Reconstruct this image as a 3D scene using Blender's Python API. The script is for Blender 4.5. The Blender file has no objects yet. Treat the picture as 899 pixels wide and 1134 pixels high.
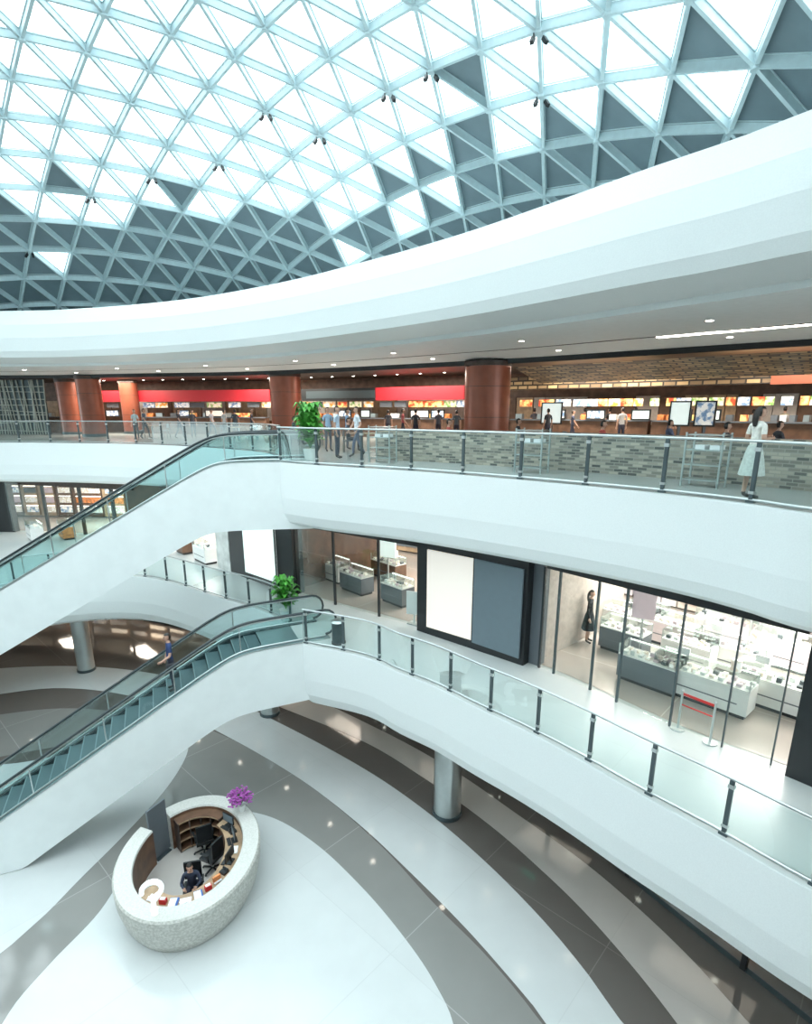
import bpy, math, random
from mathutils import Vector
random.seed(7)
sc=bpy.context.scene
try:
    sc.view_settings.view_transform='Standard'
    sc.view_settings.look='None'
except Exception as e: print(e)

# ------------------------------------------------ levels (metres)
Z1,Z2,Z3=0.0,5.3,10.6
EYE=12.2
F=620.0; PITCH=math.radians(15.2); PPX,PPY=449.5,623.0
cp,sp_=math.cos(PITCH),math.sin(PITCH)
def ray(px,py):
    u=(px-PPX)/F; v=(py-PPY)/F
    return (u, cp-sp_*v, -(sp_+cp*v))
def S(px,py,z):            # surveyed plan position of a point known to lie at height z
    d=ray(px,py); t=(z-EYE)/d[2]
    return (d[0]*t,d[1]*t)
def proj(x,y,z):
    z-=EYE
    zc=y*cp-z*sp_; yc=y*sp_+z*cp
    return (PPX+F*x/zc, PPY-F*yc/zc)

# ------------------------------------------------ materials
def mat(name,col,rough=0.5,metal=0.0,var=0.0,scale=6.0,emit=0.0,ecol=None,bump=0.0,spec=0.5,col2=None,emap=False):
    m=bpy.data.materials.new(name); m.use_nodes=True
    nt=m.node_tree; b=nt.nodes['Principled BSDF']
    b.inputs['Roughness'].default_value=rough; b.inputs['Metallic'].default_value=metal
    b.inputs['Specular IOR Level'].default_value=spec
    tc=nt.nodes.new('ShaderNodeTexCoord')
    n=nt.nodes.new('ShaderNodeTexNoise'); n.inputs['Scale'].default_value=scale; n.inputs['Detail'].default_value=4
    nt.links.new(tc.outputs['Object'],n.inputs['Vector'])
    r=nt.nodes.new('ShaderNodeValToRGB')
    v=max(var,0.02)
    c2=col2 if col2 else tuple(min(1,x*(1+v)) for x in col)
    c1=col if col2 else tuple(x*(1-v) for x in col)
    r.color_ramp.elements[0].position=0.4 if col2 else 0.35; r.color_ramp.elements[1].position=0.6 if col2 else 0.65
    r.color_ramp.elements[0].color=(*c1,1); r.color_ramp.elements[1].color=(*c2,1)
    nt.links.new(n.outputs['Fac'],r.inputs['Fac']); nt.links.new(r.outputs['Color'],b.inputs['Base Color'])
    if bump:
        bp=nt.nodes.new('ShaderNodeBump'); bp.inputs['Strength'].default_value=bump; bp.inputs['Distance'].default_value=0.02
        nt.links.new(n.outputs['Fac'],bp.inputs['Height']); nt.links.new(bp.outputs['Normal'],b.inputs['Normal'])
    if emit:
        b.inputs['Emission Color'].default_value=(*(ecol or col),1); b.inputs['Emission Strength'].default_value=emit
        if emap: nt.links.new(r.outputs['Color'],b.inputs['Emission Color'])
    return m
def glassmat(name,tint=(0.86,0.95,0.94),gl=0.1,rough=0.02,k=0.5):
    m=bpy.data.materials.new(name); m.use_nodes=True; nt=m.node_tree; nt.nodes.clear()
    o=nt.nodes.new('ShaderNodeOutputMaterial'); t=nt.nodes.new('ShaderNodeBsdfTransparent'); g=nt.nodes.new('ShaderNodeBsdfGlossy')
    t.inputs[0].default_value=(*tint,1); g.inputs['Roughness'].default_value=rough; g.inputs[0].default_value=(0.9,1,1,1)
    lw=nt.nodes.new('ShaderNodeLayerWeight'); lw.inputs[0].default_value=0.25
    mm=nt.nodes.new('ShaderNodeMath'); mm.operation='MULTIPLY_ADD'; mm.inputs[1].default_value=k; mm.inputs[2].default_value=gl*0.5
    mx=nt.nodes.new('ShaderNodeMixShader')
    nt.links.new(lw.outputs['Fresnel'],mm.inputs[0]); nt.links.new(mm.outputs[0],mx.inputs[0])
    nt.links.new(t.outputs[0],mx.inputs[1]); nt.links.new(g.outputs[0],mx.inputs[2]); nt.links.new(mx.outputs[0],o.inputs[0])
    return m
def brickmat(name,c1,c2,cm,scale,bw=0.5,rh=0.25,mortar=0.02,rough=0.5,offset=0.5):
    m=bpy.data.materials.new(name); m.use_nodes=True; nt=m.node_tree; b=nt.nodes['Principled BSDF']
    b.inputs['Roughness'].default_value=rough
    tc=nt.nodes.new('ShaderNodeTexCoord'); br=nt.nodes.new('ShaderNodeTexBrick')
    br.inputs['Color1'].default_value=(*c1,1); br.inputs['Color2'].default_value=(*c2,1); br.inputs['Mortar'].default_value=(*cm,1)
    br.inputs['Scale'].default_value=scale; br.inputs['Brick Width'].default_value=bw; br.inputs['Row Height'].default_value=rh
    br.inputs['Mortar Size'].default_value=mortar; br.offset=offset
    nt.links.new(tc.outputs['UV'],br.inputs['Vector']); nt.links.new(br.outputs['Color'],b.inputs['Base Color'])
    return m
def floormat(name,c,rough,joint=True):
    m=bpy.data.materials.new(name); m.use_nodes=True; nt=m.node_tree; b=nt.nodes['Principled BSDF']
    b.inputs['Roughness'].default_value=rough; b.inputs['Specular IOR Level'].default_value=0.75
    tc=nt.nodes.new('ShaderNodeTexCoord'); mp=nt.nodes.new('ShaderNodeMapping'); mp.inputs['Rotation'].default_value=(0,0,0.75)
    br=nt.nodes.new('ShaderNodeTexBrick'); n=nt.nodes.new('ShaderNodeTexNoise'); n.inputs['Scale'].default_value=1.5; n.inputs['Detail'].default_value=6
    c1=c; c2=tuple(x*1.05 for x in c); cm=tuple(x*1.5 for x in c) if sum(c)<1.35 else tuple(x*0.96 for x in c)
    br.inputs['Color1'].default_value=(*c1,1); br.inputs['Color2'].default_value=(*c2,1); br.inputs['Mortar'].default_value=(*cm,1)
    br.inputs['Scale'].default_value=1; br.inputs['Brick Width'].default_value=3.6; br.inputs['Row Height'].default_value=3.6
    br.inputs['Mortar Size'].default_value=0.012; br.offset=0.0
    mx=nt.nodes.new('ShaderNodeMixRGB'); mx.blend_type='MULTIPLY'; mx.inputs[0].default_value=0.10
    nt.links.new(tc.outputs['Object'],mp.inputs['Vector']); nt.links.new(mp.outputs[0],br.inputs['Vector']); nt.links.new(tc.outputs['Object'],n.inputs['Vector'])
    nt.links.new(br.outputs['Color'],mx.inputs[1]); nt.links.new(n.outputs['Fac'],mx.inputs[2]); nt.links.new(mx.outputs[0],b.inputs['Base Color'])
    return m
M={}
M['white']=mat('white_plaster',(0.83,0.88,0.88),0.55,var=0.015,scale=2)
M['whitef']=mat('white_fascia_panel',(0.83,0.88,0.88),0.45,var=0.015,scale=40)
M['soffit']=mat('soffit_paint',(0.87,0.90,0.89),0.6)
M['steel']=mat('brushed_steel',(0.55,0.6,0.6),0.3,0.9)
M['deck']=mat('escalator_deck_steel',(0.22,0.30,0.31),0.4,0.5)
M['dsteel']=mat('dark_steel',(0.09,0.12,0.13),0.35,0.6)
M['black']=mat('black_metal',(0.015,0.018,0.02),0.35)
M['beam']=mat('painted_beam',(0.52,0.66,0.69),0.45,var=0.04)
M['panel']=mat('slate_roof_panel',(0.155,0.22,0.25),0.55,var=0.08,scale=1)
M['glass']=glassmat('rail_glass',(0.85,0.94,0.93),0.10,k=0.35)
M['eglass']=glassmat('escalator_glass',(0.70,0.85,0.85),0.06,k=0.25)
M['sglass']=glassmat('shop_glass',(0.95,0.97,0.96),0.04,k=0.25)
M['tglass']=glassmat('tinted_shop_glass',(0.45,0.47,0.46),0.08,k=0.4)
M['skyglass']=glassmat('skylight_glass',(0.97,0.99,1.0),0.02,k=0.2)
M['fwhite']=floormat('white_stone_floor',(0.60,0.63,0.63),0.14)
M['fgray']=floormat('gray_stone_floor',(0.25,0.25,0.238),0.08)
M['fdark']=floormat('brown_stone_floor',(0.14,0.127,0.117),0.06)
M['fcream']=floormat('cream_stone_floor',(0.52,0.49,0.46),0.12)
M['f2']=floormat('level_two_floor',(0.56,0.59,0.58),0.32)
M['f3']=floormat('level_three_floor',(0.46,0.48,0.47),0.2)
M['shopfl']=floormat('shop_floor',(0.46,0.41,0.37),0.15)
M['redcol']=mat('copper_red_column',(0.30,0.09,0.05),0.3,0.15,var=0.15,scale=1.2)
M['red']=mat('red_canopy',(0.45,0.02,0.03),0.4,emit=0.15)
M['brown']=mat('brown_wood',(0.14,0.075,0.045),0.45,var=0.25,scale=3)
M['dbrown']=mat('dark_brown_wall',(0.065,0.045,0.036),0.5,var=0.2)
M['tan']=mat('tan_wood',(0.42,0.29,0.18),0.45,var=0.2,scale=4)
M['beige']=mat('beige_wall',(0.52,0.46,0.41),0.5,var=0.1)
M['lav']=mat('lavender_white_wall',(0.66,0.62,0.66),0.5,var=0.05)
M['rear']=mat('pale_rear_wall',(0.72,0.75,0.75),0.6,var=0.1,scale=0.6)
M['warm']=mat('warm_lamp',(1,0.82,0.6),0.5,emit=3,ecol=(1,0.84,0.66))
M['lamp']=mat('downlight_lamp',(1,0.95,0.85),0.5,emit=12,ecol=(1,0.93,0.8))
M['strip']=mat('added_glow_strip',(1,0.98,0.94),0.5,emit=3,ecol=(1,0.96,0.9))  # glow strips added to brighten display cases and shelving
M['gray']=mat('gray_laminate',(0.13,0.15,0.17),0.4)
M['slate']=mat('slate_poster',(0.13,0.175,0.205),0.5,emit=0.08)
M['poster']=mat('cream_poster',(0.86,0.78,0.71),0.5,emit=0.35,ecol=(1,0.92,0.84))
M['poster2']=mat('pale_green_poster',(0.76,0.86,0.83),0.5,emit=0.65,ecol=(0.88,1,0.97))
M['menu']=mat('menu_lightbox',(0.15,0.25,0.4),0.4,emit=0.5,scale=5,col2=(0.9,0.88,0.82),emap=True)
M['food']=mat('food_picture_print',(0.6,0.06,0.02),0.4,emit=0.6,scale=3.5,col2=(0.95,0.7,0.25),emap=True)
M['food2']=mat('food_picture_green',(0.12,0.3,0.05),0.4,emit=0.55,scale=4,col2=(0.95,0.8,0.6),emap=True)
M['food3']=mat('food_picture_amber',(0.7,0.3,0.05),0.4,emit=0.5,scale=4,col2=(0.95,0.9,0.75),emap=True)
M['case']=mat('white_display_case',(0.82,0.83,0.81),0.3)
M['casep']=mat('pale_pink_display_case',(0.8,0.70,0.72),0.35)
M['jewel']=mat('glowing_display_goods',(0.6,0.5,0.42),0.3,emit=0.4,scale=9,col2=(0.95,0.94,0.9),emap=True)  # goods emit on their own: shop lighting put into their colour
M['gran']=mat('speckled_granite',(0.45,0.45,0.41),0.6,scale=18,col2=(0.60,0.60,0.56),bump=0.3)
M['grantop']=mat('granite_top',(0.58,0.59,0.55),0.4,scale=25,col2=(0.66,0.66,0.63))
M['marble']=mat('white_marble',(0.6,0.62,0.6),0.25,var=0.2,scale=2)
M['step']=mat('escalator_step',(0.07,0.12,0.13),0.6)
M['riser']=mat('escalator_riser',(0.025,0.045,0.05),0.6)
M['skirt']=mat('escalator_skirt',(0.03,0.05,0.055),0.5)
M['rubber']=mat('handrail_rubber',(0.03,0.045,0.05),0.4)
M['leaf']=mat('green_leaf',(0.08,0.34,0.05),0.4,var=0.4,scale=9)
M['purple']=mat('orchid_petal',(0.42,0.10,0.42),0.5,var=0.3,scale=20)
M['pot']=mat('white_ceramic_pot',(0.8,0.82,0.8),0.25)
M['mosaic']=brickmat('mosaic_tile_wall',(0.52,0.45,0.36),(0.05,0.055,0.05),(0.34,0.32,0.27),1,0.24,0.075,0.010)
M['slat']=brickmat('wood_block_pattern',(0.52,0.36,0.18),(0.05,0.03,0.02),(0.02,0.015,0.01),1,0.55,0.22,0.04)
M['lattice']=mat('lattice_metal',(0.5,0.55,0.5),0.4)
M['redtape']=mat('red_belt',(0.6,0.03,0.03),0.5)
M['green']=mat('exit_sign_green',(0.05,0.6,0.4),0.4,emit=1.0)
M['blue']=mat('blue_folder',(0.06,0.15,0.45),0.5)
M['paper']=mat('white_paper',(0.85,0.87,0.87),0.5)
M['sign']=mat('white_acrylic_sign',(0.92,0.94,0.94),0.3,emit=0.45)
M['orange']=mat('orange_goods',(0.7,0.25,0.08),0.5,var=0.4,scale=8)
M['pink']=mat('pink_panel',(0.72,0.58,0.64),0.5,emit=0.12)

# ------------------------------------------------ mesh builder
class MB:
    def __init__(s): s.v=[];s.f=[];s.m=[];s.sm=[];s.mats=[];s.uv={}
    def mi(s,m):
        if m not in s.mats: s.mats.append(m)
        return s.mats.index(m)
    def add(s,vs,fs,m,smooth=False,uvs=None):
        o=len(s.v); s.v+= [tuple(v) for v in vs]; k=s.mi(M[m] if isinstance(m,str) else m)
        for j,f in enumerate(fs):
            s.f.append(tuple(i+o for i in f)); s.m.append(k); s.sm.append(smooth)
            if uvs: s.uv[len(s.f)-1]=uvs[j]
    def box(s,c,size,m,rz=0):
        hx,hy,hz=[q/2 for q in size]; ca,sa=math.cos(rz),math.sin(rz); vs=[]
        for z in(-hz,hz):
            for x,y in((-hx,-hy),(hx,-hy),(hx,hy),(-hx,hy)):
                vs.append((c[0]+x*ca-y*sa,c[1]+x*sa+y*ca,c[2]+z))
        sx,sy,sz=size
        q=lambda a,b:((0,0),(a,0),(a,b),(0,b))
        s.add(vs,[(3,2,1,0),(4,5,6,7),(0,1,5,4),(1,2,6,5),(2,3,7,6),(3,0,4,7)],m,False,[q(sx,sy),q(sx,sy),q(sx,sz),q(sy,sz),q(sx,sz),q(sy,sz)])
    def beam(s,a,b,w,h,m,up=(0,0,1)):
        a=Vector(a);b=Vector(b);d=(b-a)
        if d.length<1e-6: return
        d.normalize(); u=Vector(up); x=d.cross(u)
        if x.length<1e-4: x=d.cross(Vector((1,0,0)))
        x.normalize(); u=x.cross(d); vs=[]
        for p in(a,b):
            for i,j in((-1,-1),(1,-1),(1,1),(-1,1)): vs.append(p+x*(i*w/2)+u*(j*h/2))
        s.add(vs,[(0,1,2,3),(7,6,5,4),(4,5,1,0),(5,6,2,1),(6,7,3,2),(7,4,0,3)],m)
    def cyl(s,c,r,h,m,seg=24,r2=None,smooth=True):
        r2=r if r2 is None else r2; vs=[]
        for z,rr in((c[2],r),(c[2]+h,r2)):
            for i in range(seg):
                a=2*math.pi*i/seg; vs.append((c[0]+rr*math.cos(a),c[1]+rr*math.sin(a),z))
        s.add(vs,[(i,(i+1)%seg,seg+(i+1)%seg,seg+i) for i in range(seg)],m,smooth)
        s.add(vs,[tuple(range(seg))[::-1],tuple(range(seg,2*seg))],m)
    def tube(s,path,rad,m,seg=8,flat=1.0):
        n=len(path); vs=[]; P=[Vector(p) for p in path]
        ref=None
        for i,p in enumerate(P):
            t=(P[min(i+1,n-1)]-P[max(i-1,0)])
            if t.length<1e-7:t=Vector((0,0,1))
            t.normalize()
            if ref is None: ref=t.cross(Vector((0,0,1))); 
            if ref.length<1e-3: ref=t.cross(Vector((1,0,0)))
            x=(ref-t*ref.dot(t))
            if x.length<1e-4: x=t.cross(Vector((0,1,0.3)))
            x.normalize(); ref=x; y=t.cross(x); r=rad[i] if hasattr(rad,'__len__') else rad
            for k in range(seg):
                a=2*math.pi*k/seg; vs.append(p+x*(r*math.cos(a))+y*(r*flat*math.sin(a)))
        fs=[(i*seg+k,i*seg+(k+1)%seg,(i+1)*seg+(k+1)%seg,(i+1)*seg+k) for i in range(n-1) for k in range(seg)]
        s.add(vs,fs,m,True); s.add(vs,[tuple(range(seg))[::-1],tuple(range((n-1)*seg,n*seg))],m)
    def prism(s,poly,z0,z1,m):
        n=len(poly); vs=[(x,y,z0) for x,y in poly]+[(x,y,z1) for x,y in poly]
        s.add(vs,[tuple(range(n))[::-1],tuple(range(n,2*n))]+[(i,(i+1)%n,n+(i+1)%n,n+i) for i in range(n)],m)
    def strip(s,c1,z1,c2,z2,m,smooth=False):
        n=min(len(c1),len(c2)); vs=[(*c1[i][:2],z1) for i in range(n)]+[(*c2[i][:2],z2) for i in range(n)]
        L=0;us=[0]
        for i in range(1,n): L+=math.dist(c1[i][:2],c1[i-1][:2]); us.append(L)
        h=math.dist((*c1[n//2][:2],z1),(*c2[n//2][:2],z2)) or 1
        s.add(vs,[(i,i+1,n+i+1,n+i) for i in range(n-1)],m,smooth,[((us[i],0),(us[i+1],0),(us[i+1],h),(us[i],h)) for i in range(n-1)])
    def sphere(s,c,r,m,seg=12,rings=8,fn=None,keep=None):
        vs=[];
        for i in range(rings+1):
            th=math.pi*i/rings
            for k in range(seg):
                a=2*math.pi*k/seg; x,y,z=math.sin(th)*math.cos(a),math.sin(th)*math.sin(a),math.cos(th)
                p=(x*r[0],y*r[1],z*r[2]) 
                if fn: p=fn(*p)
                vs.append((c[0]+p[0],c[1]+p[1],c[2]+p[2]))
        fs=[]
        for i in range(rings):
            for k in range(seg):
                f=(i*seg+k,(i+1)*seg+k,(i+1)*seg+(k+1)%seg,i*seg+(k+1)%seg)
                if keep:
                    q=[sum(vs[j][t] for j in f)/4-c[t] for t in range(3)]
                    if not keep(*q): continue
                fs.append(f)
        s.add(vs,fs,m,True)
    def xform(s,loc,rz,sc_=1):
        ca,sa=math.cos(rz),math.sin(rz)
        s.v=[(loc[0]+sc_*(x*ca-y*sa),loc[1]+sc_*(x*sa+y*ca),loc[2]+sc_*z) for x,y,z in s.v]; return s
    def obj(s,name,parent=None):
        me=bpy.data.meshes.new(name); me.from_pydata(s.v,[],s.f)
        for m in s.mats: me.materials.append(m)
        me.polygons.foreach_set('material_index',s.m); me.polygons.foreach_set('use_smooth',s.sm)
        if s.uv:
            ul=me.uv_layers.new(name='UVMap')
            for fi,uv in s.uv.items():
                p=me.polygons[fi]
                for li,q in zip(p.loop_indices,uv): ul.data[li].uv=q
        me.update(); o=bpy.data.objects.new(name,me); sc.collection.objects.link(o)
        if parent: o.parent=parent
        return o

# ------------------------------------------------ curves
def spline(pts,n=90):
    P=[Vector((p[0],p[1])) for p in pts]; P=[P[0]*2-P[1]]+P+[P[-1]*2-P[-2]]; out=[]
    for i in range(1,len(P)-2):
        for k in range(24):
            t=k/24; a,b,c,d=P[i-1],P[i],P[i+1],P[i+2]
            out.append(0.5*((2*b)+(c-a)*t+(2*a-5*b+4*c-d)*t*t+(3*b-a-3*c+d)*t**3))
    out.append(P[-2]); return resample(out,n)
def resample(pts,n):
    L=[0]
    for i in range(1,len(pts)): L.append(L[-1]+math.dist(pts[i],pts[i-1]))
    res=[];j=0
    for k in range(n):
        s=L[-1]*k/(n-1)
        while j<len(L)-2 and L[j+1]<s: j+=1
        t=(s-L[j])/max(1e-9,L[j+1]-L[j]); res.append((pts[j][0]+(pts[j+1][0]-pts[j][0])*t,pts[j][1]+(pts[j+1][1]-pts[j][1])*t))
    return res
def length(c): return sum(math.dist(c[i],c[i-1]) for i in range(1,len(c)))
def offset(c,d):
    out=[];n=len(c)
    for i in range(n):
        a=c[max(0,i-1)];b=c[min(n-1,i+1)]; tx,ty=b[0]-a[0],b[1]-a[1]; l=math.hypot(tx,ty) or 1
        out.append((c[i][0]+d*ty/l,c[i][1]-d*tx/l))
    return out
def hit(px,py,c):
    d=ray(px,py); best=None
    for i in range(len(c)-1):
        a,b=c[i],c[i+1]; ex,ey=b[0]-a[0],b[1]-a[1]; den=d[0]*ey-d[1]*ex
        if abs(den)<1e-9: continue
        t=(a[0]*ey-a[1]*ex)/den; s=(a[0]*d[1]-a[1]*d[0])/den
        if t>0 and -1e-6<=s<=1+1e-6 and (best is None or t<best[0]):
            l=math.hypot(ex,ey); best=(t,(a[0]+ex*s,a[1]+ey*s),(ex/l,ey/l),EYE+d[2]*t)
    return best
E3=spline([(10.4,1.0),(9.6,4.0),(8.2,6.8)]+[S(*p,Z3) for p in[(899,568),(832,558),(750,548),(650,538),(550,529),(450,521),(350,515)]]+[(-4.2,18.3)],70)
E3b=[(-4.2,18.3),(-4.4,19.2),(-4.6,20.4)]
E3L=spline([(-4.6,20.4),(-6.2,23.2),(-11.2,27.2),(-16,29),(-21,29.7),(-34,30.2)],40)
E3all=E3+E3b[1:-1]+E3L
E2=spline([(9,1),(8.2,3.8),(6.9,5.8)]+[S(*p,Z2) for p in[(885,978),(784,920),(703,876),(635,837),(576,806),(523,781),(479,759),(438,743),(402,727)]]+[(-3.2,15.9)],70)
E2L=spline([(-3.9,17.5),(-5.2,18.9),(-7.3,20.4),(-11.2,23),(-14.6,22.9),(-17.2,20.6),(-17.8,16.5),(-17.6,8)],50)
E2all=E2+E2L
S2=spline([(12.5,2.5),(9.8,6.6),(7.75,9.4),(6.1,11.1),(3.57,14.4),(0.6,17.1),(-4.6,21),(-7.5,23.7),(-12,28),(-20,32),(-36,33)],120)
B2=spline([(20,6),(16,12),(13,16),(9.5,20),(6,24),(-1,28.5),(-8,33),(-18,37),(-38,38)],120)
S1=spline([(12.5,2),(9.1,7.4),(6.3,11.9),(3.3,16.9),(-3,22.6),(-9,28),(-20,33),(-38,35)],100)
B1=offset(S1,3.2)
E4=spline([(11.2,1.0),(10.4,4.2),(8.7,7.4)]+[S(*p,14.7) for p in[(899,278),(800,298),(700,316),(600,335),(500,353),(400,368),(300,381),(200,390)]]+[(-15.5,28.6),(-20,29.3),(-34,29.5)],110)
C3=spline([(20,10),(17,15)]+[S(*p,14.3) for p in[(899,376),(700,389),(540,399),(300,411),(150,414),(0,416)]]+[(-44,36)],110)
B3=spline([(28,10),(22,18),(17.5,24),(12.5,29),(5,34.5),(-7,41),(-27,45),(-50,46)],120)

# ------------------------------------------------ people
def skinned(joints,edges):
    names=list(joints); me=bpy.data.meshes.new('sk'); me.from_pydata([joints[n][0] for n in names],[(names.index(a),names.index(b)) for a,b in edges],[])
    o=bpy.data.objects.new('sk',me); sc.collection.objects.link(o)
    md=o.modifiers.new('s','SKIN')
    for i,n in enumerate(names):
        me.skin_vertices[0].data[i].radius=joints[n][1]
        me.skin_vertices[0].data[i].use_root=(n=='pelvis')
    o.modifiers.new('u','SUBSURF').levels=2
    dg=bpy.context.evaluated_depsgraph_get(); dg.update()
    m=o.evaluated_get(dg).to_mesh()
    vs=[tuple(v.co) for v in m.vertices]; fs=[tuple(p.vertices) for p in m.polygons]
    o.evaluated_get(dg).to_mesh_clear(); bpy.data.objects.remove(o); return vs,fs
SK={}
def cloth(c):
    k=tuple(c)
    if k not in SK: SK[k]=mat('cloth_%d'%len(SK),c,0.8,var=0.1,scale=20)
    return SK[k]
skinm=mat('skin',(0.55,0.33,0.24),0.5); hairm=mat('hair',(0.015,0.012,0.01),0.4,var=0.3,scale=40); shoem=mat('shoe_leather',(0.02,0.02,0.02),0.35); lipm=mat('lips',(0.4,0.12,0.1),0.5); eyem=mat('eye',(0.02,0.02,0.02),0.1)
def person(name,loc,heading,pose='stand',top=(0.5,0.5,0.5),bot=(0.05,0.05,0.07),h=1.68,skirt=False,longhair=False,longsleeve=False,bag=None):
    J={}
    def j(n,p,rx,ry=None): J[n]=(p,(rx,ry or rx))
    sit=pose in('sit','desk'); pz=0.53 if sit else 0.95
    lean=-.06 if pose=='desk' else 0
    j('pelvis',(0,0,pz),.125,.10); j('spine',(0,-.01+lean*.3,pz+.2),.115,.09); j('chest',(0,-.01+lean*.8,pz+.39),.14,.10); j('ut',(0,lean,pz+.47),.10,.08)
    j('neck',(0,-.005+lean*1.3,pz+.56),.05); j('skull',(0,-.015+lean*1.5,pz+.64),.05)
    E=[('pelvis','spine'),('spine','chest'),('chest','ut'),('ut','neck'),('neck','skull')]
    for sg,t in((-1,'R'),(1,'L')):
        x=sg
        j('sh'+t,(x*.165,lean,pz+.46),.055)
        if pose=='stand': el=(x*.21,.02,pz+.18);wr=(x*.22,-.05,pz-.06)
        elif pose=='walk': el=(x*.20,.09*sg,pz+.2);wr=(x*.20,.09*sg-.16,pz+.0)
        elif pose=='carry': el=(x*.22,.03,pz+.2);wr=(x*.12,-.22,pz+.22)
        elif pose=='rail': el=(x*.23,-.02,pz+.2);wr=(x*.27,-.22,pz+.12) if sg>0 else (x*.2,-.1,pz+.0)
        elif pose=='desk': el=(x*.24,-.16,pz+.26);wr=(x*.15,-.38,pz+.30)
        else: el=(x*.22,-.08,pz+.2);wr=(x*.13,-.32,pz+.24)
        j('el'+t,el,.042);j('wr'+t,wr,.028)
        if sit: hp=(x*.09,-.02,pz-.01);kn=(x*.11,-.42,pz-.02);an=(x*.11,-.40,.09);to=(x*.12,-.56,.04)
        elif pose=='walk': hp=(x*.085,0,pz-.06);kn=(x*.09,-.12*sg-.04,.5);an=(x*.09,-.22*sg+.03+(.04 if sg<0 else 0),.10+(.04 if sg<0 else 0));to=(x*.10,an[1]-.16,.04)
        else: hp=(x*.085,0,pz-.06);kn=(x*.095,-.01,.5);an=(x*.10,.02,.09);to=(x*.12,-.14,.04)
        j('hp'+t,hp,.085);j('kn'+t,kn,.058);j('an'+t,an,.038);j('to'+t,to,.036)
        E+=[('ut','sh'+t),('sh'+t,'el'+t),('el'+t,'wr'+t),('pelvis','hp'+t),('hp'+t,'kn'+t),('kn'+t,'an'+t),('an'+t,'to'+t)]
    vs,fs=skinned(J,E)
    b=MB(); mt=cloth(top);mb_=cloth(bot)
    def seg(e,p):
        a=Vector(J[e[0]][0]);c=Vector(J[e[1]][0]);d=c-a;t=max(0,min(1,(p-a).dot(d)/d.length_squared));return (a+d*t-p).length-J[e[0]][1][0]*.8,t
    groups={}
    for f in fs:
        c=sum((Vector(vs[i]) for i in f),Vector())/len(f); best=min(((seg(e,c),e) for e in E),key=lambda q:q[0][0]); e=best[1];t=best[0][1]
        if e[1] in('skull','neck') and c.z>pz+.50: m=skinm
        elif e[1][:2]=='wr': m=mt if longsleeve else skinm
        elif e[1][:2]=='el': m=mt if (longsleeve or t<.65) else skinm
        elif e[1][:2]=='to' or (e[1][:2]=='an' and t>.88): m=shoem
        elif e[1][:2] in('kn','an','hp'): m=(skinm if (skirt and e[1][:2]=='an') else mb_)
        elif c.z<pz+.03: m=mb_
        else: m=mt
        groups.setdefault(m,[]).append(f)
    base=len(b.v); b.v+=vs
    for m,g in groups.items():
        k=b.mi(m)
        for f in g: b.f.append(tuple(i+base for i in f)); b.m.append(k); b.sm.append(True)
    # hands: palm, four bent fingers, thumb leaving the side of the palm
    for sg,t in((-1,'R'),(1,'L')):
        w=Vector(J['wr'+t][0]); d=(w-Vector(J['el'+t][0])).normalized(); side=Vector((sg,0,0)); side=(side-d*side.dot(d)).normalized(); nrm=d.cross(side)
        inward=-side; 
        front=nrm if nrm.y<0 else -nrm
        b.tube([w-d*.015,w+d*.03,w+d*.075,w+d*.09],[.026,.038,.040,.030],skinm,8,0.5)
        for q,(o,l) in enumerate(((-.028,.062),(-.010,.075),(.010,.070),(.027,.055))):
            r=w+d*.082+front*o*1.0
            b.tube([r,r+d*l*.45+inward*.004,r+d*l*.8+inward*.018,r+d*l+inward*.032],[.0095,.009,.008,.006],skinm,6)
        r=w+d*.025+front*-.030
        b.tube([r,r+d*.03-front*.022+inward*.01,r+d*.06-front*.026+inward*.022],[.012,.010,.007],skinm,6)
    # head with face, ears, hair
    hc=(0,-.02+lean*1.7,pz+.70)
    b.sphere(hc,(.073,.092,.112),skinm,16,12,fn=lambda x,y,z:(x*(1-.28*max(0,-z/.112)),y*(1-.12*max(0,-z/.112))-.008*max(0,-z/.112),z))
    b.tube([(0,hc[1]-.085,hc[2]+.012),(0,hc[1]-.103,hc[2]-.02),(0,hc[1]-.088,hc[2]-.03)],[.008,.014,.010],skinm,8)
    b.tube([(-.024,hc[1]-.079,hc[2]-.058),(0,hc[1]-.088,hc[2]-.057),(.024,hc[1]-.079,hc[2]-.058)],[.004,.008,.004],lipm,6)
    for x in(-1,1):
        b.sphere((x*.03,hc[1]-.082,hc[2]+.005),(.012,.008,.007),eyem,8,6)
        b.tube([(x*.018,hc[1]-.087,hc[2]+.024),(x*.045,hc[1]-.078,hc[2]+.024)],.003,hairm,4)
        b.sphere((x*.074,hc[1]+.005,hc[2]),(.010,.018,.028),skinm,8,6)
    b.sphere((0,hc[1]+.006,hc[2]+.012),(.082,.098,.114),hairm,16,12,keep=lambda x,y,z:(z>.045 or y>.025 and z>-.07))
    if longhair: b.tube([(0,.055,hc[2]+.06),(0,.085,hc[2]-.04),(0,.09,hc[2]-.16),(0,.085,hc[2]-.26)],[.06,.075,.07,.035],hairm,12,.5)
    if skirt:
        n=20; ringz=[(pz+.08,.13),(pz-.05,.17),(pz-.3,.22),(pz-.48,.25)]; vv=[]
        for z,r in ringz:
            for k in range(n):
                a=2*math.pi*k/n; rr=r*(1+.06*math.sin(a*5)*(r-.13)/.1); vv.append((rr*math.cos(a),rr*.85*math.sin(a),z))
        b.add(vv,[(i*n+k,i*n+(k+1)%n,(i+1)*n+(k+1)%n,(i+1)*n+k) for i in range(3) for k in range(n)],mb_,True)
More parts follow.
